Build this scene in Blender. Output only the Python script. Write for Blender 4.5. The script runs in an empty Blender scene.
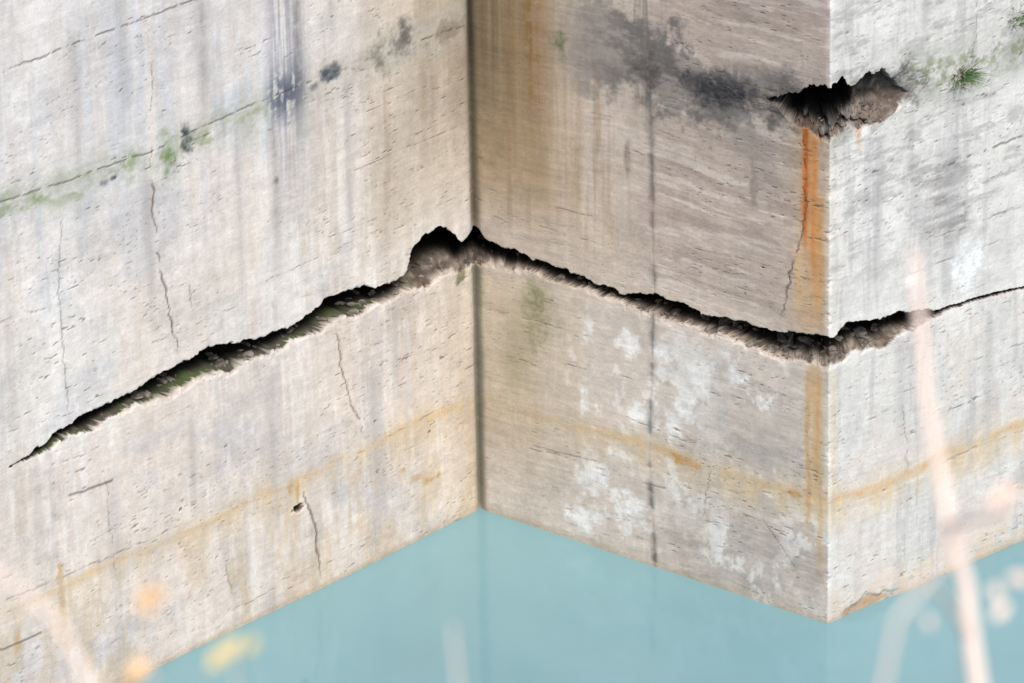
import bpy, bmesh, math, random
import numpy as np
from mathutils import Matrix, Vector

random.seed(4)
scene = bpy.context.scene
scene.view_settings.view_transform = 'Standard'
scene.view_settings.look = 'None'
scene.view_settings.exposure = 0

# ------------------------------------------------------------------ helpers
_tabs = {}
def _tab(seed):
    if seed not in _tabs:
        _tabs[seed] = np.random.RandomState(seed + 11).rand(256, 256).astype(np.float32)
    return _tabs[seed]
def vnoise(x, y, seed):
    t = _tab(seed).ravel()
    xf = np.floor(x); yf = np.floor(y)
    fx = (x - xf).astype(np.float32); fy = (y - yf).astype(np.float32)
    xi = xf.astype(np.int32); yi = yf.astype(np.int32)
    fx = fx*fx*(3-2*fx); fy = fy*fy*(3-2*fy)
    x0 = xi & 255; x1 = (xi+1) & 255; y0 = (yi & 255) << 8; y1 = ((yi+1) & 255) << 8
    a = t.take(y0+x0); b = t.take(y0+x1); c = t.take(y1+x0); d = t.take(y1+x1)
    a += (b-a)*fx; c += (d-c)*fx
    return a+(c-a)*fy
def fbm(x, y, seed, oc=4, gain=0.55):
    s = 0; a = 1; n = 0
    for i in range(oc):
        s = s + a*vnoise(x*np.float32(2.03**i)+np.float32(i*17.3), y*np.float32(2.03**i)+np.float32(i*9.7), seed+i)
        n += a; a *= gain
    return s/n
def sm(a, b, x):
    t = np.clip((x-a)/(b-a), 0, 1)
    return t*t*(3-2*t)
def lin(c):
    return np.where(c <= 0.04045, c/12.92, ((c+0.055)/1.055)**2.4)

# ------------------------------------------------------------------ wall plan
LM = 4.276
tL = np.array([-0.6756, -0.7372]); tM = np.array([0.7783, -0.6279]); tR = np.array([0.7662, 0.6426])
iL = np.array([-0.7372, 0.6756]); iM = np.array([0.6279, 0.7783]); iR = np.array([-0.6426, 0.7662])
B = tM*LM
mit0 = (iL+iM)/(1+iL@iM); mit1 = (iM+iR)/(1+iM@iR)
us = np.concatenate([np.arange(-16, -6.9, .07), np.arange(-6.9, 7.2, .0155), np.arange(7.2, 13, .07)])
us = np.sort(np.concatenate([us[(np.abs(us) > 0.007) & (np.abs(us-LM) > 0.007)], [0.0, LM]]))
zs = np.concatenate([np.arange(-.6, -.05, .05), np.arange(-.05, 2.55, .013), np.arange(2.55, 3.25, .007), np.arange(3.25, 7.25, .013), np.arange(7.25, 9.01, .05)])
nu, nz = len(us), len(zs)
U, Z = np.meshgrid(us.astype(np.float32), zs.astype(np.float32))
isL = (U < 0).astype(np.float32); isR = (U >= LM).astype(np.float32); isM = 1-isL-isR

# ------------------------------------------------------------------ relief
def curve(pts, x):
    p = np.array(pts, dtype=float); return np.interp(x, p[:, 0], p[:, 1])
crk_top = [(-6.19,2.715),(-5.43,2.89),(-4.85,2.89),(-4.33,2.96),(-3.8,3.0),(-3.33,2.95),(-2.94,2.86),(-2.46,2.86),(-2.11,2.98),(-1.76,2.97),
 (-1.28,2.85),(-.95,2.89),(-.88,3.1),(-.69,3.19),(-.48,3.20),(-.27,3.05),(-.17,2.94),(-.02,3.02),(.02,3.07),(.2,2.96),(.45,2.92),(.82,2.89),(1.07,2.88),
 (1.44,2.83),(1.8,2.81),(2.17,2.88),(2.53,2.87),(2.88,2.85),(3.24,2.89),(3.47,2.85),(3.94,2.92),(4.26,2.97),(4.54,3.03),(4.8,3.0),(5.19,2.97),(5.59,2.87),(5.86,2.84),(6.19,2.83),(6.86,2.74),(7.4,2.72)]
crk_bot = [(-6.19,2.70),(-5.75,2.70),(-5.44,2.74),(-4.73,2.75),(-3.81,2.73),(-2.87,2.72),(-2.05,2.70),(-1.07,2.68),(-.5,2.70),(0,2.68),(.32,2.73),(.82,2.72),
 (1.56,2.69),(2.04,2.71),(2.52,2.70),(3.0,2.67),(3.47,2.63),(3.94,2.65),(4.26,2.67),(4.54,2.71),(4.94,2.70),(5.46,2.75),(5.86,2.80),(6.86,2.72),(7.4,2.71)]
u1 = us
open_ = sm(-6.3, -5.6, u1)*(1-sm(5.2, 6.3, u1))
def steps(x, seed, f, a):       # broken, angular edge
    c = np.floor(x*f+2*vnoise(x*f*.5, x*0, seed)); h = _tab(seed)[3, c.astype(int) % 256]
    return (h-.5)*a
jag = (fbm(u1*6, u1*0+3.3, 40, 4, .55)-.5)*0.13 + steps(u1, 45, 7, .035)+steps(u1, 46, 19, .015)
top1 = curve(crk_top, u1) + jag*(0.25+0.75*open_)*.8
bot1 = curve(crk_bot, u1) + ((fbm(u1*5, u1*0+8.1, 50, 5, .6)-.5)*0.17+steps(u1, 47, 8, .04))*(0.2+.8*open_)
top1 = np.where((u1 < -6.25) | (u1 > 7.4), bot1-0.02, top1)
gap1 = np.clip(top1-bot1, 0, 1)
D1 = np.clip(gap1*2.6, 0.06, 0.60)
RAMP = .30
def slot(top1, bot1, D1, ramp=0.45, ra=.5, pw=1.0, fr=.10):
    T = top1[None, :]; Bt = bot1[None, :]
    s = (Z-Bt)/np.maximum(T-Bt, 1e-3)
    inside = ((Z < T) & (Z > Bt) & ((T-Bt) > 0.004)).astype(np.float32)
    rough = fbm(U*3.5, Z*9, 60, 4, .6)
    rf = fbm(U*16, Z*30, 66, 3, .6)
    s2 = s + (rough-.5)*ra + (rf-.5)*fr
    prof = np.clip(s2/ramp, 0.04, 1)**pw
    return inside, s, D1[None, :]*prof*inside*(0.85+0.3*rough)
crk_in, crk_s, crk_d = slot(top1, bot1, D1, RAMP, .22)
h_top = [(3.55,5.24),(3.7,5.27),(3.8,5.34),(3.93,5.36),(4.05,5.46),(4.27,5.47),(4.36,5.50),(4.42,5.57),(4.50,5.44),(4.6,5.42),(4.75,5.50),(4.91,5.50),(5.02,5.42),(5.12,5.30),(5.32,5.16)]
h_bot = [(3.55,5.22),(3.7,5.17),(3.8,5.08),(3.95,5.0),(4.1,4.98),(4.25,4.94),(4.4,4.99),(4.5,5.02),(4.7,4.97),(4.91,4.94),(5.1,5.02),(5.32,5.14)]
hj = (fbm(u1*9, u1*0+5.3, 42, 4, .6)-.5)*.14+steps(u1, 48, 14, .05)
ht1 = curve(h_top, u1)+hj*.6; hb1 = curve(h_bot, u1)+(fbm(u1*8, u1*0+2, 55, 4)-.5)*.12+steps(u1, 49, 12, .02)
ht1 = np.where((u1 < 3.55) | (u1 > 5.32), hb1-.05, ht1)
hD = 0.62*(1-sm(4.46, 4.62, u1))*sm(3.5, 3.9, u1) + 0.16*(1-sm(4.9, 5.32, u1))+.03
hol_in, hol_s, hol_d = slot(ht1, hb1, hD, .42, .45, 1.0, .2)

def vline(pts, w, wob=0.03, seed=70, f=5):
    p = np.array(pts); p = p[np.argsort(p[:, 1])]
    zz = zs.astype(np.float32)
    c = np.interp(zz, p[:, 1], p[:, 0]) + (fbm(zz*f, zz*0+seed, seed, 5, .72)-.5)*wob*2
    r = (sm(p[0, 1]-.02, p[0, 1]+.2, zz)*(1-sm(p[-1, 1]-.1, p[-1, 1]+.02, zz)))
    ww = w*(0.35+1.0*fbm(zz*7, zz*0, seed+3, 3, .7)); br = sm(.30, .42, fbm(zz*4, zz*0+7, seed+9, 3, .7))
    return (np.exp(-((U-c[:, None])/ww[:, None])**2)*(r*br)[:, None]).astype(np.float32)
def hline(pts, w, wob=0.03, seed=80, dash=0.45):
    p = np.array(pts); p = p[np.argsort(p[:, 0])]; uu = us.astype(np.float32)
    c = np.interp(uu, p[:, 0], p[:, 1]) + (fbm(uu*3, uu*0+seed, seed, 5, .7)-.5)*wob*2
    r = ((uu > p[0, 0]) & (uu < p[-1, 0])); r = r*sm(dash, dash+.1, fbm(uu*5, uu*0+.5, seed+5, 4, .7))
    return (np.exp(-((Z-c[None, :])/w)**2)*r[None, :]).astype(np.float32)
vcr = np.zeros_like(U)
for i, (pts, w) in enumerate([
    ([(-4.26,6.08),(-4.33,4.92)], .008), ([(-4.33,4.92),(-4.26,4.0),(-4.08,3.05)], .013), ([(-1.99,2.62),(-1.88,1.95),(-1.62,1.33)], .011),
    ([(-2.54,1.13),(-2.42,.76),(-2.33,.3),(-2.31,.07)], .013), ([(-5.44,4.98),(-5.53,4.12),(-5.49,2.91)], .009),
    ([(3.99,5.01),(3.99,4.11),(3.82,3.45),(3.71,3.0)], .012), ([(-3.6,.75),(-3.5,.3)], .009), ([(-3.9,3.9),(-3.85,3.4)], .008),
    ([(2.9,1.3),(2.8,.6)], .008), ([(5.2,2.2),(5.3,1.2)], .008), ([(-5.1,2.2),(-5.05,1.1)], .008), ([(6.2,6.0),(6.1,4.9)], .008), ([(3.5,.9),(4.0,.35)], .009)]):
    vcr = np.maximum(vcr, vline(pts, w, .06, 70+i*3)*(.5 if w < .01 else .9))
hcr = np.zeros_like(U)
HL = [([(-7.2,6.48),(-4.7,6.5),(-3.85,6.5),(-3,6.49)], .009, .40), ([(-7.2,5.33),(-4.5,5.2),(-3,5.24),(-1,5.22),(0,5.16)], .009, .42),
    ([(-5.6,2.17),(-5.0,2.13)], .012, .3), ([(-6.6,.96),(-6,.93)], .01, .3), ([(5.8,4.3),(7,4.35)], .012, .45)]
rnd = random.Random(8)
for i in range(64):     # thin broken bedding partings
    sec = rnd.choice('LLLMMMMRR'); a = {'L': -6.8, 'M': .1, 'R': 4.4}[sec]; b = {'L': -.2, 'M': 4.2, 'R': 7.1}[sec]
    u0 = rnd.uniform(a, b); l = rnd.uniform(.4, 2.2); z0 = rnd.uniform(.2, 7)
    if 2.6 < z0 < 3.2: z0 += .7
    HL.append(([(max(a, u0), z0), (min(b, u0+l), z0+rnd.uniform(-.05, .05))], rnd.choice([.005, .006, .008]), rnd.uniform(.42, .55)))
for i, (pts, w, ds) in enumerate(HL):
    hcr = np.maximum(hcr, hline(pts, w, .035, 90+i*4, ds)*(1 if w > .0085 else .6))
bed = Z + (fbm(U*.6, Z*.4, 130, 3)-.5)*.25
clus = fbm(U*.9, Z*2.2, 150, 4, .65)
pore = sm(.72, .82, fbm(U*8, bed*45, 140, 3, .6))*sm(.50, .62, clus)
pore2 = sm(.74, .84, fbm(U*17, bed*80, 160, 2, .6))*sm(.48, .6, fbm(U*.7+4, Z*1.6, 155, 4, .65))
pores = np.clip(pore+.6*pore2, 0, 1)*np.where(isM > 0, .6+.4*sm(2, 2.6, U), 1)
def blob(u0, z0, ru, rz, seed=0, rough=.9, f=6, soft=.35):
    R_ = 2.2
    a, b = np.searchsorted(us, [u0-ru*R_, u0+ru*R_]); c, d_ = np.searchsorted(zs, [z0-rz*R_, z0+rz*R_])
    out = np.zeros_like(U); u_ = U[c:d_, a:b]; z_ = Z[c:d_, a:b]
    if u_.size == 0: return out
    r = np.sqrt(((u_-u0)/ru)**2+((z_-z0)/rz)**2)
    n = (fbm(u_*f, z_*f, 200+seed, 5, .68)-.5)*2*rough
    out[c:d_, a:b] = sm(0, soft, 1-r+n)*(1-sm(1.6, 2.1, r))
    return out
hole_spots = np.zeros_like(U)
for i, (a, b, ru, rz) in enumerate([(-2.59,.95,.09,.05), (-4.15,1.51,.02,.02), (-1.5,1.49,.02,.015), (-.72,1.1,.02,.02), (3.5,3.5,.02,.01)]):
    hole_spots = np.maximum(hole_spots, blob(a, b, ru, rz, i, .6, 14))
wav = (fbm(U*.5, Z*.25, 230, 3)-.5)*.06 + (fbm(U*4, Z*1.6, 240, 4)-.5)*.007 + (fbm(U*18, Z*40, 250, 3)-.5)*.002
seamc = (2.16+(fbm(Z*3, Z*0+4, 260, 4, .7)-.5)*.03 + np.interp(Z, [0, 1.2, 2.8, 4.4, 6], [.05, .0, .06, .03, -.02])).astype(np.float32)
seam = np.exp(-((U-seamc)/.014)**2)
step = sm(-.015, .015, U-seamc)*isM
inner = np.exp(-(U/.045)**2)
s1 = np.abs(U-LM)
edge = np.exp(-(s1/.03)**2)*sm(.52, .75, fbm(U*2, Z*5, 270, 4, .6))
depth = wav + .010*vcr + .007*hcr + .006*pores + .05*hole_spots + .002*seam + .03*inner - .004*step*isM + .02*edge
lower = (Z < bot1[None, :]) ; depth = depth - .02*lower*open_[None, :]
dz_b = bot1[None, :]-Z; dz_t = Z-top1[None, :]
chipb = sm(0, .12, .12*fbm(U*5, Z*7, 275, 4, .65)-.02-np.abs(dz_b))*(dz_b > 0)*open_[None, :]
chipt = sm(0, .06, .05*fbm(U*8, Z*9, 276, 4, .65)-.01-np.abs(dz_t))*(dz_t > 0)*open_[None, :]
depth += chipb*.04+chipt*.04
depth = depth*(1-(crk_in*0.8)) + crk_d + hol_d
depth += .035*blob(4.9, 5.2, .6, .3, 31, .8, 3, .6)+.02*blob(4.75, .02, .35, .12, 32, .8, 4, .6)
depth += (fbm(U*11, Z*15, 280, 4, .65)-.5)*.05*np.clip(blob(4.8, 5.2, .9, .38, 33, .6, 3, .8)+blob(3.1, 5.17, .45, .25, 34, .6, 3, .8)+blob(3.7, 5.2, .5, .3, 35, .6, 3, .8), 0, 1)

# ------------------------------------------------------------------ colour (weathering minerals, rust, moss, lime, painted shade in hollows)
def C(r, g, b): return np.array([r/255, g/255, b/255], dtype=np.float32)
col = np.zeros(U.shape+(3,), np.float32)
def put(c, m):
    global col
    m = np.clip(m, 0, 1).astype(np.float32)[..., None]
    col += (c-col)*m
put(C(214,208,203), np.ones_like(U))
big = fbm(U*.5, Z*.5, 300, 4); mid = fbm(U*2, Z*2, 310, 5, .65); fine = fbm(U*12, Z*12, 320, 4, .7)
stk = fbm(U*7, Z*.35, 330, 5, .65); stk2 = fbm(U*24, Z*.8, 340, 3, .65); stk3 = fbm(U*3+9, Z*.25, 350, 5, .65)
bedl = fbm(U*1.2, bed*26, 360, 4, .7)
fm = .6+.8*sm(.32, .68, fine)          # break-up for every stain
put(C(211,198,189), isL*(1-sm(2.4, 3.0, Z))*.8)
put(C(206,210,217), isL*sm(3.3, 5.2, Z)*sm(-1.6, -3.6, U)*.8)
put(C(174,188,208), isL*sm(.48, .66, stk)*sm(3.4, 5.8, Z)*sm(-1.8, -3.4, U)*.65)
put(C(198,186,176), isL*sm(.50, .66, fbm(U*4+7, Z*.3, 351, 5, .65))*sm(3, 4.6, Z)*.45)
put(C(193,180,168), isL*sm(.50, .68, stk3)*(1-sm(4.5, 6, Z))*.5)
put(C(226,223,220), isL*sm(.50, .68, fbm(U*8+5, Z*.9, 345, 5, .7))*.45)
put(C(184,179,177), isL*sm(.52, .66, fbm(U*5+3, Z*.5, 370, 5, .7))*.4)
put(C(220,207,197), sm(.5, .64, big)*(1-isM)*.45)
put(C(186,185,190), sm(.54, .66, fbm(U*.9, Z*1.3, 347, 5, .65))*(1-isM)*.4)
# brown film near inner corner on the left face
put(C(191,178,162), isL*sm(-1.9, -.8, U+(stk3-.5))*sm(2.9, 3.8, Z)*.75)
put(C(150,135,115), isL*sm(-1.1, -.1, U+(stk-.5)*1.5)*sm(3.4, 4.8, Z)*.65)
put(C(160,136,112), isL*np.exp(-((U+1.25)/.12)**2)*sm(3.0, 4.5, Z)*sm(.4, .6, stk)*.45)
put(C(194,178,155), isL*sm(-1.1, -.2, U+(stk-.5))*(1-sm(2.4, 2.9, Z))*.45)
# middle face
put(C(193,179,167), isM*1.0)
put(C(203,192,183), isM*(1-sm(2.5, 2.9, Z))*.8)
put(C(182,167,157), isM*sm(1.8, 2.4, U)*sm(2.9, 3.4, Z)*.8)
bm1 = fbm(U*.8, bed*9, 362, 5, .7)
put(C(152,137,128), isM*sm(.47, .62, bedl)*sm(1.4, 2.6, U)*sm(2.9, 3.2, Z)*.45)
put(C(148,133,125), isM*sm(.50, .62, bm1)*sm(1.8, 2.6, U)*sm(2.9, 3.2, Z)*.45)
put(C(212,202,194), isM*sm(.55, .66, fbm(U*1.2+3, bed*14+7, 365, 5, .7))*sm(1.2, 2.4, U)*.55)
put(C(153,132,104), isM*(1-sm(.6, 1.5, U+(stk-.5)*1.4))*sm(2.9, 3.9, Z)*.85)
put(C(106,92,72), isM*(1-sm(.15, .75, U+(stk2-.5)*.6))*sm(3.5, 5.4, Z)*.75)
put(C(120,90,52), isM*np.exp(-((U-.80-(stk-.5)*.15)/(.14))**2)*sm(3.4, 5.4, Z)*(.3+.6*stk2)*fm)
put(C(118,95,64), isM*np.exp(-((U-.5)/(.09))**2)*sm(3.6, 5.4, Z)*.55*fm)
put(C(148,124,98), isM*sm(.50, .64, stk)*(1-sm(1.2, 2.2, U))*sm(2.9, 3.6, Z)*.5)
put(C(184,167,142), isM*(1-sm(.7, 1.6, U+(stk3-.5)))*(1-sm(2.5, 2.8, Z))*sm(.2, 1.2, Z)*.6)
put(C(112,110,78), isM*blob(.8, 2.35, .45, .6, 3, .8, 4, 1.3)*.65*fm)
put(C(150,142,112), isM*blob(.5, 1.9, .3, .8, 4, .8, 3, 1.3)*.5*fm)
put(C(164,156,150), isM*sm(.5, .62, bedl)*sm(2.1, 2.6, U)*(1-sm(2.2, 2.7, Z))*.45)
put(C(160,153,148), isM*sm(.5, .62, bm1)*sm(2.1, 2.8, U)*(1-sm(2.2, 2.7, Z))*.5)
put(C(162,156,152), isM*sm(2.4, 3.0, U)*(1-sm(1.7, 2.2, Z))*sm(.4, .6, mid)*.45)
# lime crust patches
lpn = fbm(U*2.4, Z*1.7, 380, 6, .68)+(fine-.5)*.14
lp = sm(.52, .60, lpn)
put(C(219,216,213), isM*lp*sm(1.0, 1.4, U)*(1-sm(2.5, 2.7, Z))*(.3+.5*sm(.4, .6, mid)))
for i, (a, b, ru, rz) in enumerate([(1.43,2.35,.10,.22), (1.92,2.33,.2,.17), (2.34,2.30,.16,.14), (2.6,1.8,.16,.26), (2.03,1.62,.14,.12), (1.36,1.55,.09,.24), (2.85,2.2,.24,.22), (1.5,.75,.34,.22), (1.3,.3,.26,.16), (1.9,.5,.26,.28), (3.2,2.3,.22,.13), (2.45,1.6,.12,.2), (1.7,1.1,.2,.12)]):
    put(C(226,224,223), isM*blob(a, b, ru, rz, 40+i, 1.0, 7, .6)*.8*(.4+.6*fm))
# right face
put(C(211,208,204), isR*1.0)
put(C(178,175,175), isR*sm(.50, .64, fbm(U*6, Z*.5, 390, 5, .7))*.5)
put(C(203,192,185), isR*(1-sm(2.2, 2.8, Z))*sm(.45, .6, mid)*.6)
put(C(160,158,157), isR*sm(.53, .64, fbm(U*3, bed*12, 395, 5, .7))*sm(3.2, 3.8, Z)*.5)
put(C(140,135,133), isR*blob(5.75, 4.0, .5, .6, 50, .9, 3, .8)*sm(.38, .6, bedl)*.75)
put(C(232,233,235), isR*np.maximum(blob(6.12, 3.2, .32, .3, 51, .6, 3, .8), blob(5.35, 3.25, .12, .2, 52, .8, 5, .7))*.8*fm)
put(C(196,172,144), isR*(1-sm(.05, .5, Z))*sm(.4, .6, fine)*.5)
put(C(170,130,96), isR*blob(4.75, .04, .4, .07, 53, .8, 6)*.6)
# weathered joint band at z ~5.2
bz = Z-5.2-(fbm(U*.8, U*0, 400, 3)-.5)*.25
bandm = np.exp(-(bz/.21)**2)
put(C(174,175,165), isL*bandm*sm(.36, .58, mid)*.6)
put(C(130,142,108), isL*np.exp(-((bz+.05)/.14)**2)*sm(-1.8, -2.6, U)*sm(.46, .68, fbm(U*3, Z*5, 405, 5, .74))*.6*fm)
put(C(180,172,162), isL*bandm*sm(-2.5, -1.5, U)*.5)
for i, (a, b, ru, rz, c, k) in enumerate([(-4.57,5.15,.16,.22,C(116,136,90),.55), (-4.1,5.12,.28,.28,C(118,140,90),.65), (-4.06,5.0,.14,.12,C(94,110,66),.5), (-3.85,5.22,.10,.21,C(56,66,64),.9),
     (-3.4,5.25,.4,.14,C(144,152,124),.4), (-4.89,5.07,.07,.05,C(70,78,88),.75),(-4.78,5.08,.05,.04,C(70,78,88),.75),(-6.2,5.3,.5,.09,C(142,152,124),.45),(-5.5,5.25,.4,.1,C(142,152,124),.4)]):
    put(c, isL*blob(a, b, ru, rz, 60+i, 1.1, 9, 1.2)*k*fm)
# grey-blue runs on the left face
run = np.exp(-(np.abs(U+2.52)/.25)**4)
put(C(148,148,157), isL*run*sm(3.7, 5.4, Z)*sm(.36, .6, stk2)*.7)
put(C(84,91,108), isL*run*np.exp(-((Z-5.22)/.23)**2)*sm(.34, .48, fine*.7+stk2*.3)*.9)
put(C(116,112,113), isL*np.exp(-((U+2.35)/.07)**2)*sm(4.4, 5.8, Z)*.5*fm)
put(C(150,145,142), isL*np.exp(-((U+2.7)/.07)**2)*(1-sm(4.8, 5.2, Z))*sm(2.9, 4.5, Z)*.5*fm)
for a, w_, z0, z1, k in [(-5.2,.05,4.9,6.6,.35), (-3.6,.09,5.1,6.9,.45), (-3.2,.04,3.2,4.9,.3), (-1.7,.05,3.2,5.1,.35), (-3.95,.05,1.1,2.4,.3), (-2.9,.08,.6,2.5,.3), (-5.0,.06,.6,2.2,.25), (-1.2,.06,1.4,2.6,.3), (4.9,.06,3.2,4.8,.4), (5.5,.05,5.4,6.2,.4), (6.4,.07,.7,2.6,.3), (-6.3,.12,5.4,7.2,.4), (-4.6,.09,5.3,7.1,.35), (-1.5,.1,.3,2.0,.3), (-4.4,.05,3.2,4.9,.3), (5.9,.1,3.3,5,.3), (-1.9,.08,5.3,6.4,.4), (5.2,.08,1.2,2.7,.25)]:
    put(C(150,147,148), np.exp(-((U-a-(stk3-.5)*.1)/w_)**2)*sm(z0, z0+.7, Z)*(1-sm(z1-.1, z1+.1, Z))*k*fm)
for i, (a, b, ru, rz, c, k) in enumerate([(-1.9,5.24,.2,.12,C(78,85,94),.9), (-2.15,5.17,.08,.06,C(84,90,98),.8), (-1.25,5.25,.16,.26,C(122,117,110),.85), (-.95,5.3,.2,.3,C(104,100,96),.85), (-.3,5.2,.3,.14,C(130,119,102),.6), (-2.7,4.4,.05,.05,C(110,108,106),.7)]):
    put(c, isL*blob(a, b, ru, rz, 80+i, 1.1, 8, .9)*k*(.3+.7*fm))
# dark band on the middle face
dk = sm(.0, .6, 1-np.abs(Z-5.15-(fbm(U*.7, U*0+6, 410, 3)-.5)*.3)/.48+(fine-.5)*1.2+(mid-.5)*2)
put(C(130,124,119), isM*dk*sm(.8, 1.5, U)*.8)
put(C(94,91,90), isM*dk*sm(.42, .58, fbm(U*3, Z*5, 412, 5, .7))*sm(1.2, 2.2, U)*.8)
put(C(112,107,103), isM*np.exp(-((bz+.02)/.22)**2)*sm(2.6, 3.1, U)*sm(.35, .55, mid*.5+fine*.5)*.8)
put(C(120,114,109), isM*sm(1.7, 2.1, U)*sm(2.6, 2.1, U)*sm(4.3, 5.2, Z)*sm(.4, .6, stk2)*.55)
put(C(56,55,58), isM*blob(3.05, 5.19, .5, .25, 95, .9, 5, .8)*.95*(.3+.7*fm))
put(C(106,102,100), isM*blob(3.5, 5.38, .6, .2, 99, 1.0, 4, 1.1)*.75*fm)
put(C(74,70,70), isM*blob(2.15, 5.1, .18, .38, 96, 1.0, 6, .9)*.7*fm)
put(C(134,129,125), isM*blob(3.4, 4.72, .8, .4, 97, .9, 3, 1.3)*.6*fm)
put(C(92,98,66), isM*blob(1.12, 5.25, .14, .16, 98, 1.1, 9, 1.0)*.6*fm)
for i, (a, b, ru, rz) in enumerate([(1.9,4.2,.05,.4), (2.2,4.2,.05,.6), (3.4,4.3,.06,.4)]):
    put(C(122,112,106), isM*blob(a, b, ru, rz, 110+i, .9, 8, 1.0)*.5*fm)
# surround of the corner cavity
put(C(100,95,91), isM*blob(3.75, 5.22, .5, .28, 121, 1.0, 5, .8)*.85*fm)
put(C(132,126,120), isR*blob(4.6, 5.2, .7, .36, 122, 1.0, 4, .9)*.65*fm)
# band on right face, with a little green
put(C(152,153,144), isR*np.exp(-((bz-.02)/.25)**2)*sm(.34, .5, mid)*.85*fm)
put(C(118,128,92), isR*np.exp(-((bz-.05)/.14)**2)*sm(.48, .6, fine)*.6)
put(C(110,107,104), isR*blob(5.2, 5.25, .45, .26, 120, 1.0, 5, .8)*.8*fm)
# rust: level lines and runs
rz_ = Z-1.27-(fbm(U*1.0, U*0+2, 420, 5, .6)-.5)*.22
rl = np.exp(-(rz_/.05)**2)
amp = np.interp(U, [-7,-5.4,-4.5,-3,-2,-.7,-.05,.3,1.2,2,2.3,4.2,4.4,7], [.15,.5,.4,.6,.5,.6,.45,.15,.45,.65,.85,.75,.75,.85])
put(C(192,154,108), rl*amp*sm(.3, .55, mid)*fm*.85)
put(C(206,182,148), np.exp(-((rz_+.08)/.20)**2)*amp*(.35+.8*sm(.4, .6, stk))*.8)
for i, (a, b, ru, rz, k) in enumerate([(-2.67,1.23,.09,.08,.7), (-.72,.6,.14,.06,.85), (-1.14,.83,.07,.05,.6), (-5.73,1.27,.05,.5,.4), (2.6,1.25,.25,.07,.65), (-2.6,1.1,.04,.2,.45), (-.9,.68,.2,.05,.55), (-6.3,1.0,.06,.25,.45), (3.9,1.25,.2,.05,.5)]):
    put(C(174,132,74), blob(a, b, ru, rz, 130+i, 1.1, 10, .8)*k*fm)
put(C(192,170,140), isL*sm(.5, .62, fbm(U*3, Z*1.2, 430, 5, .65))*(1-sm(.9, 1.4, Z))*.4)
def run_(uc, w, z0, z1, c, k, sd):
    cc = uc+(fbm(Z*1.6, Z*0+sd, sd, 4, .65)-.5)*.06
    m = np.exp(-np.abs((U-cc)/w)**1.6)*sm(z0, z0+.6, Z)*(1-sm(z1-.08, z1+.02, Z))
    put(c, m*k*(.35+1.0*fbm(U*25, Z*3, sd+7, 4, .7)))
run_(4.05,.16,2.6,5.1,C(200,158,112),.7,440)
run_(4.0,.035,3.6,5.08,C(180,94,36),1.1,441)
run_(4.09,.04,3.3,5.0,C(200,124,62),.95,442)
run_(4.16,.05,2.9,4.4,C(198,140,78),.8,443)
run_(3.9,.04,2.9,3.8,C(205,164,110),.6,444)
run_(4.12,.07,1.0,2.68,C(196,160,110),.8,445)
run_(4.03,.03,.7,2.62,C(188,138,82),.75,446)
run_(4.17,.03,.2,2.6,C(192,150,98),.6,449)
run_(4.34,.05,.9,2.65,C(206,180,142),.45,452)
run_(4.64,.03,4.66,5.02,C(196,104,42),1.0,447)
run_(.04,.06,2.0,2.7,C(120,106,72),.6,451)
put(C(86,88,52), blob(-.18, 2.60, .12, .1, 140, 1.0, 9, .7)*.65)
# film of dirt in reliefs
put(C(108,102,96), np.clip(pores*.7, 0, 1))
put(C(84,76,70), np.clip(vcr*.85+hcr*.65, 0, 1))
put(C(38,34,32), hole_spots)
sd1 = sm(.45, .6, fbm(U*3, Z*2.5, 460, 4, .7))
put(C(136,128,122), seam*isM*sd1*.5)
put(C(112,108,105), np.exp(-((U-seamc)/.04)**2)*isM*sm(.52, .64, fbm(Z*3.2, Z*0+9, 465, 4, .75))*.55*fm)
put(C(104,100,97), np.exp(-((U-seamc)/.035)**2)*isM*(1-sm(1.0, 1.2, Z))*sm(.4, .55, fbm(U*5, Z*9, 468, 4, .7))*.7)
put(C(222,216,206), isM*np.exp(-((U-LM+.03)/.025)**2)*sm(.35, .6, fbm(U*3, Z*2, 470, 3))*.4)
put(C(228,225,221), isR*np.exp(-((U-LM)/.04)**2)*.35)
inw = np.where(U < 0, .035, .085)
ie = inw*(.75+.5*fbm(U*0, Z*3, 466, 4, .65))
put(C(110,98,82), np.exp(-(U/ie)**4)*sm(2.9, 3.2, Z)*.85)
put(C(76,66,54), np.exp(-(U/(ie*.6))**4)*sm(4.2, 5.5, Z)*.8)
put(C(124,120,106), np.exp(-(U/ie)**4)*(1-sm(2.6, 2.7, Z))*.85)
# waterline
wl = .03+.03*fbm(U*2, U*0, 467, 4)
put(C(172,154,130), np.exp(-((Z-.01)/wl)**2)*.5)
# fine bedding grain
grain = fbm(U*9, Z*75, 495, 2, .6)
# inside crack & cavity : broken stone, soil, algae, with shade painted into the depths
rk = fbm(U*9, Z*9+crk_d*12, 480, 5, .68); rk2 = fbm(U*3, Z*3+crk_d*4, 490, 4, .65)
def putv(cv, m):
    global col
    m = np.clip(m, 0, 1)[..., None]; col += (cv-col)*m
t_ = sm(.35, .65, rk)[..., None]
putv(C(88,80,72)*(1-t_) + C(150,138,126)*t_, crk_in*.97)
put(C(82,66,55), crk_in*sm(.5, .62, rk2)*.5)
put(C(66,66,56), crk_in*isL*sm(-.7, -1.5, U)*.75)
put(C(66,84,42), crk_in*isL*sm(.43, .56, fbm(U*4, Z*5+crk_d*6, 485, 4, .65))*sm(-.5, -1.5, U)*.65)
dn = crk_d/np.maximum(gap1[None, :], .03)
put(C(30,27,24), crk_in*sm(.45, 1.15, dn+(rk-.5)*.7)*.95)  # overhang shade painted into the colour, deeper is darker
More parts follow.
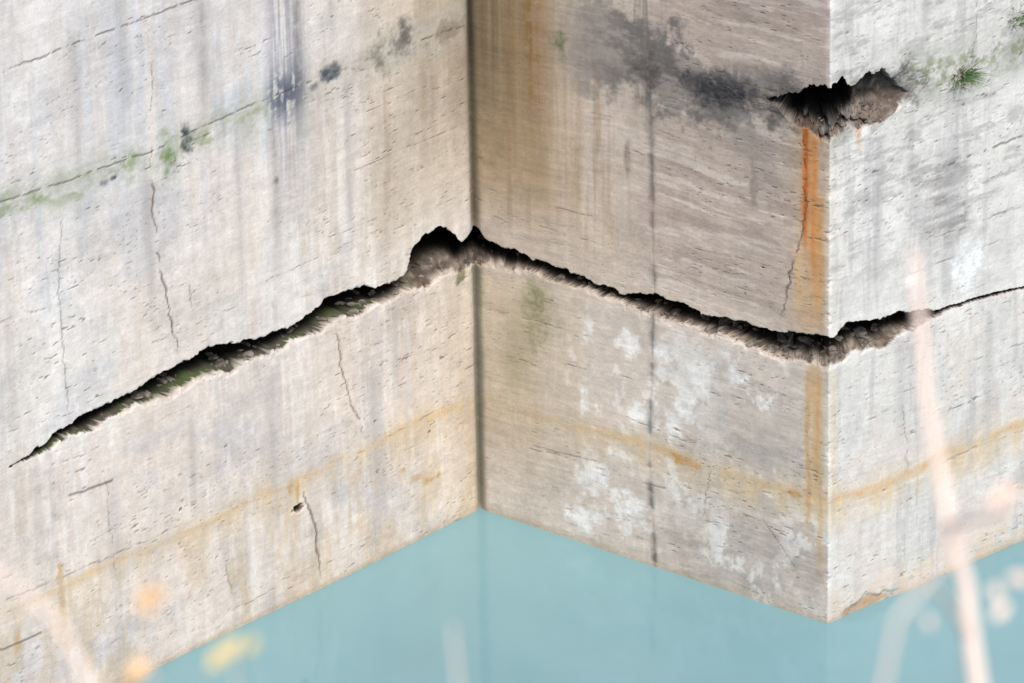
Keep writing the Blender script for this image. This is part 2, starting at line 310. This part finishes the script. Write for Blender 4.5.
t2 = sm(.35, .65, fbm(U*9, Z*9+hol_d*12, 482, 5, .68))[..., None]
putv(C(78,74,71)*(1-t2)+C(142,136,130)*t2, hol_in*.95)
put(C(104,84,70), hol_in*sm(.52, .64, rk2)*.4)
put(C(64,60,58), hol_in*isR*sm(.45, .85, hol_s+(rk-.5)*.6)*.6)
put(C(28,25,24), hol_in*sm(.12, .28, hol_d+(rk-.5)*.12)*.95)  # shade of the deep hollow painted into its colour
put(C(140,130,119), chipb*.65*fm)
put(C(146,132,120), chipt*.6*fm)
# overall mottling
col *= (1+(mid-.5)*.16+(fine-.5)*.15+(bedl-.5)*.07*(1+isM)+(stk2-.5)*.04+(grain-.5)*.07)[..., None]
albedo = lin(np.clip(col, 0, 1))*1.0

# ------------------------------------------------------------------ wall mesh
base = np.where((us < 0)[:, None], -us[:, None]*tL, np.where((us < LM)[:, None], us[:, None]*tM, B+(us-LM)[:, None]*tR))
inn = np.where((us < 0)[:, None], iL, np.where((us < LM)[:, None], iM, iR))
w0 = (1-sm(0, 1.15, np.abs(us)))[:, None]; w1 = (1-sm(0, 1.15, np.abs(us-LM)))[:, None]
d = inn*(1-w0)+mit0*w0; d = d*(1-w1)+mit1*w1
co = np.zeros((nz, nu, 3), np.float32)
co[..., 0] = base[None, :, 0]+depth*d[None, :, 0]
co[..., 1] = base[None, :, 1]+depth*d[None, :, 1]
co[..., 2] = Z
def grid_mesh(name, co, smooth=False):
    nz, nu = co.shape[:2]
    idx = np.arange(nz*nu, dtype=np.int32).reshape(nz, nu)
    f = np.stack([idx[:-1, :-1], idx[:-1, 1:], idx[1:, 1:], idx[1:, :-1]], -1).reshape(-1)
    me = bpy.data.meshes.new(name)
    me.vertices.add(nz*nu); me.vertices.foreach_set('co', co.reshape(-1).astype(np.float32))
    nf = len(f)//4
    me.loops.add(len(f)); me.loops.foreach_set('vertex_index', f)
    me.polygons.add(nf); me.polygons.foreach_set('loop_start', np.arange(0, len(f), 4, dtype=np.int32))
    me.update(calc_edges=True)
    me.polygons.foreach_set('use_smooth', np.full(nf, smooth))
    ob = bpy.data.objects.new(name, me); scene.collection.objects.link(ob)
    return ob
wall = grid_mesh('quarry_wall', co)
me = wall.data
a = me.attributes.new('mineral_shade', 'FLOAT_COLOR', 'POINT')
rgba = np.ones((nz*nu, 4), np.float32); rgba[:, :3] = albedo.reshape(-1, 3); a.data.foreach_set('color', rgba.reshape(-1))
a = me.attributes.new('sheet', 'FLOAT_VECTOR', 'POINT')
v = np.zeros((nz*nu, 3), np.float32); v[:, 0] = U.reshape(-1); v[:, 1] = Z.reshape(-1); v[:, 2] = depth.reshape(-1)
a.data.foreach_set('vector', v.reshape(-1))

def newmat(name):
    m = bpy.data.materials.new(name); m.use_nodes = True
    nt = m.node_tree; return m, nt, nt.nodes['Principled BSDF']
def N(nt, t, **k):
    n = nt.nodes.new(t)
    for a, b in k.items(): setattr(n, a, b)
    return n
m, nt, bs = newmat('travertine'); L = nt.links.new
ac = N(nt, 'ShaderNodeAttribute', attribute_name='mineral_shade'); av = N(nt, 'ShaderNodeAttribute', attribute_name='sheet')
n1 = N(nt, 'ShaderNodeTexNoise'); n1.inputs['Scale'].default_value = 42; n1.inputs['Detail'].default_value = 2; n1.inputs['Roughness'].default_value = .7; L(av.outputs['Vector'], n1.inputs['Vector'])
mrn = N(nt, 'ShaderNodeMapRange')
for i_, v_ in enumerate((.3, .7, .91, 1.08)): mrn.inputs[i_+1].default_value = v_
L(n1.outputs[0], mrn.inputs[0])
vm = N(nt, 'ShaderNodeVectorMath', operation='SCALE'); L(ac.outputs['Color'], vm.inputs[0]); L(mrn.outputs[0], vm.inputs['Scale'])
L(vm.outputs[0], bs.inputs['Base Color']); bs.inputs['Roughness'].default_value = .85; bs.inputs['Specular IOR Level'].default_value = .2
me.materials.append(m)

# ------------------------------------------------------------------ bench top behind the wall
def simple_stone(name, c1, c2, sc):
    m, nt, bs = newmat(name)
    tc = N(nt, 'ShaderNodeTexCoord'); n = N(nt, 'ShaderNodeTexNoise'); n.inputs['Scale'].default_value = sc; n.inputs['Detail'].default_value = 6
    r = N(nt, 'ShaderNodeValToRGB'); r.color_ramp.elements[0].color = (*c1, 1); r.color_ramp.elements[1].color = (*c2, 1); r.color_ramp.elements[0].position = .35; r.color_ramp.elements[1].position = .65
    nt.links.new(tc.outputs['Object'], n.inputs['Vector']); nt.links.new(n.outputs[0], r.inputs[0]); nt.links.new(r.outputs[0], bs.inputs['Base Color']); bs.inputs['Roughness'].default_value = .95
    b = N(nt, 'ShaderNodeBump'); b.inputs['Distance'].default_value = .03; nt.links.new(n.outputs[0], b.inputs['Height']); nt.links.new(b.outputs[0], bs.inputs['Normal'])
    return m
edgeL = co[-1, ::12].copy()
rows = []
for t in np.linspace(0, 1, 24):
    p = edgeL.copy(); far = p.copy(); far[:, 0] = p[:, 0]*4; far[:, 1] = 90
    q = p*(1-t**2)+far*t**2; q[:, 2] = 9.0+(fbm(q[:, 0]*.3, q[:, 1]*.3, 500, 3)-.5)*.8*min(1, t*3)
    rows.append(q)
top = grid_mesh('quarry_bench', np.array(rows), True)
top.data.materials.append(simple_stone('bench_stone', (.30, .28, .25), (.45, .43, .40), 1.5))

# ------------------------------------------------------------------ broken stone lying in the split
def splitpt(u, z, dep):
    k_ = int(np.clip(np.searchsorted(us, u), 0, nu-1)); p = base[k_]+d[k_]*dep
    return Vector((p[0], p[1], z))
bm = bmesh.new(); rr = random.Random(21)
unit = bmesh.new(); bmesh.ops.create_icosphere(unit, subdivisions=2, radius=1); uv_ = [v_.co.copy() for v_ in unit.verts]; uf = [[v_.index for v_ in f_.verts] for f_ in unit.faces]; unit.free()
def rock(p, s):
    sx, sy, sz = s*rr.uniform(.6, 1.9), s*rr.uniform(.6, 1.5), s*rr.uniform(.35, .8)
    an = rr.uniform(0, 3.14); ca, sa = math.cos(an), math.sin(an); tl = rr.uniform(-.4, .4)
    cuts = [(Vector((rr.gauss(0, 1), rr.gauss(0, 1), rr.gauss(0, 1))).normalized(), rr.uniform(.35, .75)) for _ in range(8)]
    vs = []
    for c_ in uv_:
        q = c_.copy()
        for n_, h_ in cuts:
            t = q.dot(n_)
            if t > h_: q -= n_*(t-h_)
        x, y, z = q.x*sx, q.y*sy, q.z*sz
        vs.append(bm.verts.new(p+Vector((x*ca-y*sa, x*sa+y*ca, z+x*tl))))
    for f_ in uf: bm.faces.new([vs[i_] for i_ in f_])
for i in range(300):
    u_ = rr.uniform(-5.6, 5.9) if i % 3 else rr.uniform(2.2, 5.2)
    k_ = int(np.searchsorted(us, u_)); g_ = float(gap1[k_])
    if g_ < .06: continue
    t = rr.random()**1.2*.6
    dep = t*float(D1[k_])
    s = rr.choice([.012, .015, .018, .025, .035, .055, .075])*min(1, g_/.2)
    z_ = float(bot1[k_])+g_*RAMP*t+s*.1
    rock(splitpt(u_, z_, dep+s*1.1), s)
for i in range(30):
    u_ = rr.uniform(3.95, 4.95); k_ = int(np.searchsorted(us, u_)); g_ = max(0, float(ht1[k_]-hb1[k_])); t = rr.random()*.7
    if g_ < .1: continue
    s = rr.choice([.015, .02, .03, .05]); rock(splitpt(u_, float(hb1[k_])+g_*.42*t, float(hD[k_])*t+s*1.2), s)
me2 = bpy.data.meshes.new('rubble'); bm.to_mesh(me2); bm.free()
me2.materials.append(simple_stone('broken_stone', (.06, .052, .045), (.26, .23, .20), 14))
rb = bpy.data.objects.new('rubble', me2); scene.collection.objects.link(rb)

# ------------------------------------------------------------------ water
def bank(name, xs, ys, fn):
    X, Y = np.meshgrid(xs, ys); c = np.stack([X, Y, fn(X, Y)], -1); return grid_mesh(name, c, True)
water = bank('water', np.linspace(-400, 400, 21), np.linspace(-300, 400, 21), lambda X, Y: X*0)
m, nt, bs = newmat('milky_water'); L = nt.links.new
tc = N(nt, 'ShaderNodeTexCoord'); n = N(nt, 'ShaderNodeTexNoise'); n.inputs['Scale'].default_value = .35; n.inputs['Detail'].default_value = 2
L(tc.outputs['Object'], n.inputs['Vector'])
r = N(nt, 'ShaderNodeValToRGB'); r.color_ramp.elements[0].color = (.158, .300, .335, 1); r.color_ramp.elements[1].color = (.190, .345, .380, 1); r.color_ramp.elements[0].position = .3; r.color_ramp.elements[1].position = .7
L(n.outputs[0], r.inputs[0]); L(r.outputs[0], bs.inputs['Base Color'])
bs.inputs['Roughness'].default_value = .06; bs.inputs['IOR'].default_value = 1.40
nb = N(nt, 'ShaderNodeTexNoise'); nb.inputs['Scale'].default_value = 2.5; nb.inputs['Detail'].default_value = 2; L(tc.outputs['Object'], nb.inputs['Vector'])
b = N(nt, 'ShaderNodeBump'); b.inputs['Strength'].default_value = .2; b.inputs['Distance'].default_value = .02; L(nb.outputs[0], b.inputs['Height']); L(b.outputs[0], bs.inputs['Normal'])
water.data.materials.append(m)

# ------------------------------------------------------------------ hillside beneath the viewpoint
def hill(X, Y):
    z = 23.0-(Y+51.4)*.6 + (fbm(X*.4, Y*.4, 510, 4)-.5)*.7
    z = np.where(Y < -51.4, 23.0-(Y+51.4)*.08+(fbm(X*.4, Y*.4, 510, 4)-.5)*.7, z)
    return np.where(Y > -42.5, np.maximum(17.6-(Y+42.5)*9, -1), z)
hs = bank('hillside', np.linspace(-30, 30, 121), np.concatenate([np.linspace(-110, -55, 30), np.linspace(-54, -40, 60)]), hill)
hs.data.materials.append(simple_stone('hillside_soil', (.10, .085, .06), (.24, .21, .16), 2))

# ------------------------------------------------------------------ shrubs on the hillside (out of focus)
def tube(bm, pts, r0, r1, sides=7):
    rings = []
    for i, p in enumerate(pts):
        p = Vector(p); q = Vector(pts[min(i+1, len(pts)-1)])-Vector(pts[max(i-1, 0)])
        q.normalize(); a = q.cross(Vector((0, 1, .1))).normalized(); b2 = q.cross(a)
        r = r0+(r1-r0)*i/(len(pts)-1)
        rings.append([bm.verts.new(p+(a*math.cos(t*2*math.pi/sides)+b2*math.sin(t*2*math.pi/sides))*r) for t in range(sides)])
    for A_, B_ in zip(rings[:-1], rings[1:]):
        for t in range(sides): bm.faces.new((A_[t], A_[(t+1) % sides], B_[(t+1) % sides], B_[t]))
    bm.faces.new(rings[-1])
def leaf(bm, p, size):
    p = Vector(p); d1 = Vector((random.uniform(-1, 1), random.uniform(-.6, .6), random.uniform(-1, .6))).normalized()
    n = Vector((random.uniform(-.3, .3), -1, random.uniform(.2, .9))).normalized(); s = d1.cross(n).normalized()
    prof = [(0, 0), (.25, .2), (.55, .25), (.8, .15), (1, 0)]
    p = p-d1*size*.5
    Lf = [bm.verts.new(p+d1*t*size+s*w*size+n*(-w*.2*size)) for t, w in prof]; Rt = [Lf[0]]+[bm.verts.new(p+d1*t*size-s*w*size+n*(-w*.2*size)) for t, w in prof[1:-1]]+[Lf[-1]]
    md = [Lf[0]]+[bm.verts.new(p+d1*t*size) for t, w in prof[1:-1]]+[Lf[-1]]
    for i in range(4):
        for S in (Lf, Rt):
            vs = []
            for vv in (S[i], S[i+1], md[i+1], md[i]):
                if vv not in vs: vs.append(vv)
            if len(vs) >= 3:
                try: f = bm.faces.new(vs); f.material_index = 1
                except ValueError: pass
def plain(name, c, rough=.7):
    m, nt, bs = newmat(name); tc = N(nt, 'ShaderNodeTexCoord'); n = N(nt, 'ShaderNodeTexNoise'); n.inputs['Scale'].default_value = 25
    r = N(nt, 'ShaderNodeValToRGB'); r.color_ramp.elements[0].color = (*[x*.8 for x in c], 1); r.color_ramp.elements[1].color = (*c, 1)
    nt.links.new(tc.outputs['Object'], n.inputs['Vector']); nt.links.new(n.outputs[0], r.inputs[0]); nt.links.new(r.outputs[0], bs.inputs['Base Color']); bs.inputs['Roughness'].default_value = rough
    return m
bark = plain('pale_bark', (.96, .80, .70)); dry = plain('dry_leaf', (.96, .66, .38)); yel = plain('yellow_leaf', (.72, .58, .26))
def shrub(name, stems, leaves, leafmat):
    bm = bmesh.new()
    for pts, r0, r1 in stems: tube(bm, pts, r0, r1)
    for p, s in leaves: leaf(bm, p, s)
    me = bpy.data.meshes.new(name); bm.to_mesh(me); bm.free()
    me.materials.append(bark); me.materials.append(leafmat)
    ob = bpy.data.objects.new(name, me); scene.collection.objects.link(ob)
main = [(1.06,-44.0,18.3),(1.02,-43.98,19.2),(1.06,-43.96,20.0),(1.045,-43.95,20.6),(1.038,-43.91,20.68),(1.026,-43.86,20.77),(1.022,-43.83,20.83),(.998,-43.79,20.91),(.985,-43.75,20.99),(.968,-43.71,21.08),(.965,-43.67,21.16),(.955,-43.62,21.28)]
shrub('dry_shrub', [(main, .018, .007),
   ([(1.06,-44.0,18.6),(.8,-44.9,20.4),(.77,-45.21,21.39-.2),(.82,-45.17,21.45),(.9,-45.14,21.54),(1.02,-45.12,21.62)], .005, .003),
   ([(.998,-43.79,20.91),(1.05,-43.95,21.0),(1.09,-44.05,21.12),(1.13,-44.1,21.2)], .006, .003),
   ([(1.03,-43.86,20.75),(.97,-44.0,20.90),(.92,-44.1,20.97),(.86,-44.15,21.0)], .004, .002),
   ([(.985,-43.75,20.98),(1.03,-43.8,21.08),(1.06,-43.9,21.18)], .003, .0015)],
   [((1.03,-44.3,21.02),.035), ((1.025,-44.28,21.04),.03), ((.93,-44.29,21.00),.022), ((1.03,-44.23,21.16),.035), ((1.045,-44.22,21.17),.03), ((1.055,-44.3,21.07),.035), ((.91,-44.3,20.99),.02)], plain('pale_leaf', (.96,.72,.60)))
shrub('dry_shrub.001', [([(-.1,-44.6,18.7),(-.15,-44.75,20.2),(-.2,-44.80,21.11),(-.21,-44.77,21.18),(-.25,-44.73,21.25),(-.35,-44.7,21.33)], .009, .004),
   ([(-.1,-44.6,18.9),(-.12,-44.4,20.3),(-.16,-44.3,20.9),(-.165,-44.27,21.07)], .003, .001)],
   [((-.16,-44.27,21.06),.06), ((-.165,-44.27,21.045),.055), ((-.155,-44.27,21.055),.05), ((-.162,-44.26,21.05),.055), ((-.18,-44.31,20.96),.05), ((-.19,-44.31,20.94),.05)], dry)
shrub('dry_shrub.002', [([(.15,-44.5,18.8),(.2,-44.35,20.2),(.27,-44.29,20.9),(.262,-44.27,21.0)], .005, .002),
   ([(.12,-44.5,18.8),(.0,-44.35,20.3),(-.04,-44.3,20.9),(-.05,-44.29,20.99)], .003, .001)],
   [((-.05,-44.29,20.98),.045), ((-.02,-44.29,20.985),.03), ((-.07,-44.29,20.965),.04)], yel)

# ------------------------------------------------------------------ grass tufts rooted in the joint
gm = plain('grass_blade', (.08, .17, .035)); gm2 = plain('dry_grass_blade', (.42, .36, .18))
def tuft(name, u, z, n, ln):
    bm = bmesh.new(); fr = Vector((-iR[0], -iR[1], 0)); sd = Vector((tR[0], tR[1], 0))
    for i in range(n):
        p = splitpt(u+random.gauss(0, .05), z+random.gauss(0, .03), .04)
        a_ = random.gauss(0, 1.2); l = ln*random.uniform(.3, 1.1)
        dr = (fr*random.uniform(.3, 1)+sd*math.sin(a_)*1.2+Vector((0, 0, 1))*random.uniform(.1, 2.0)).normalized()
        w = random.uniform(.005, .009); sdv = dr.cross(fr+Vector((0, 0, .3))).normalized(); prev = None
        for k_ in range(6):
            t = k_/5; c = p+dr*l*t+Vector((0, 0, -1))*l*.4*t*t; ww = w*(1-t*.9)
            cur = (bm.verts.new(c+sdv*ww), bm.verts.new(c-sdv*ww))
            if prev:
                f = bm.faces.new((prev[0], prev[1], cur[1], cur[0])); f.material_index = 1 if i % 5 == 0 else 0
            prev = cur
    me = bpy.data.meshes.new(name); bm.to_mesh(me); bm.free(); me.materials.append(gm); me.materials.append(gm2)
    ob = bpy.data.objects.new(name, me); scene.collection.objects.link(ob)
tuft('grass_tuft', 5.98, 5.10, 190, .32)
tuft('grass_tuft.001', 6.68, 5.50, 100, .26)

# ------------------------------------------------------------------ light
az = Vector((.25, -.97)).normalized(); el = math.radians(50)
w = bpy.data.worlds.new('World'); scene.world = w; w.use_nodes = True
nt = w.node_tree; bg = nt.nodes['Background']; sky = nt.nodes.new('ShaderNodeTexSky'); sky.sky_type = 'NISHITA'; sky.sun_disc = False
sky.sun_elevation = el; sky.sun_rotation = math.atan2(az.x, az.y); sky.dust_density = 3
nt.links.new(sky.outputs[0], bg.inputs['Color']); bg.inputs['Strength'].default_value = .15
sl = bpy.data.lights.new('sun', 'SUN'); sl.energy = 3.5; sl.angle = math.radians(26); sl.color = (1, .95, .905)
so = bpy.data.objects.new('sun', sl); scene.collection.objects.link(so)
so.rotation_euler = Vector((az.x*math.cos(el), az.y*math.cos(el), math.sin(el))).to_track_quat('Z', 'Y').to_euler()

# ------------------------------------------------------------------ camera
cam = bpy.data.cameras.new('camera'); co_ = bpy.data.objects.new('camera', cam); scene.collection.objects.link(co_)
R2 = Vector((.9998, -.0081, -.0183)).normalized(); Fw = Vector((0, .91425, -.40514)); U2 = (-Fw).cross(R2).normalized(); R2 = U2.cross(-Fw).normalized()
M = Matrix(((R2.x, U2.x, -Fw.x, .354), (R2.y, U2.y, -Fw.y, -51.417), (R2.z, U2.z, -Fw.z, 24.601), (0, 0, 0, 1)))
co_.matrix_world = M
cam.lens = 200; cam.sensor_width = 36; cam.clip_end = 2000; cam.clip_start = .1
cam.dof.use_dof = True; cam.dof.focus_distance = 55.5; cam.dof.aperture_fstop = 5.0
scene.camera = co_
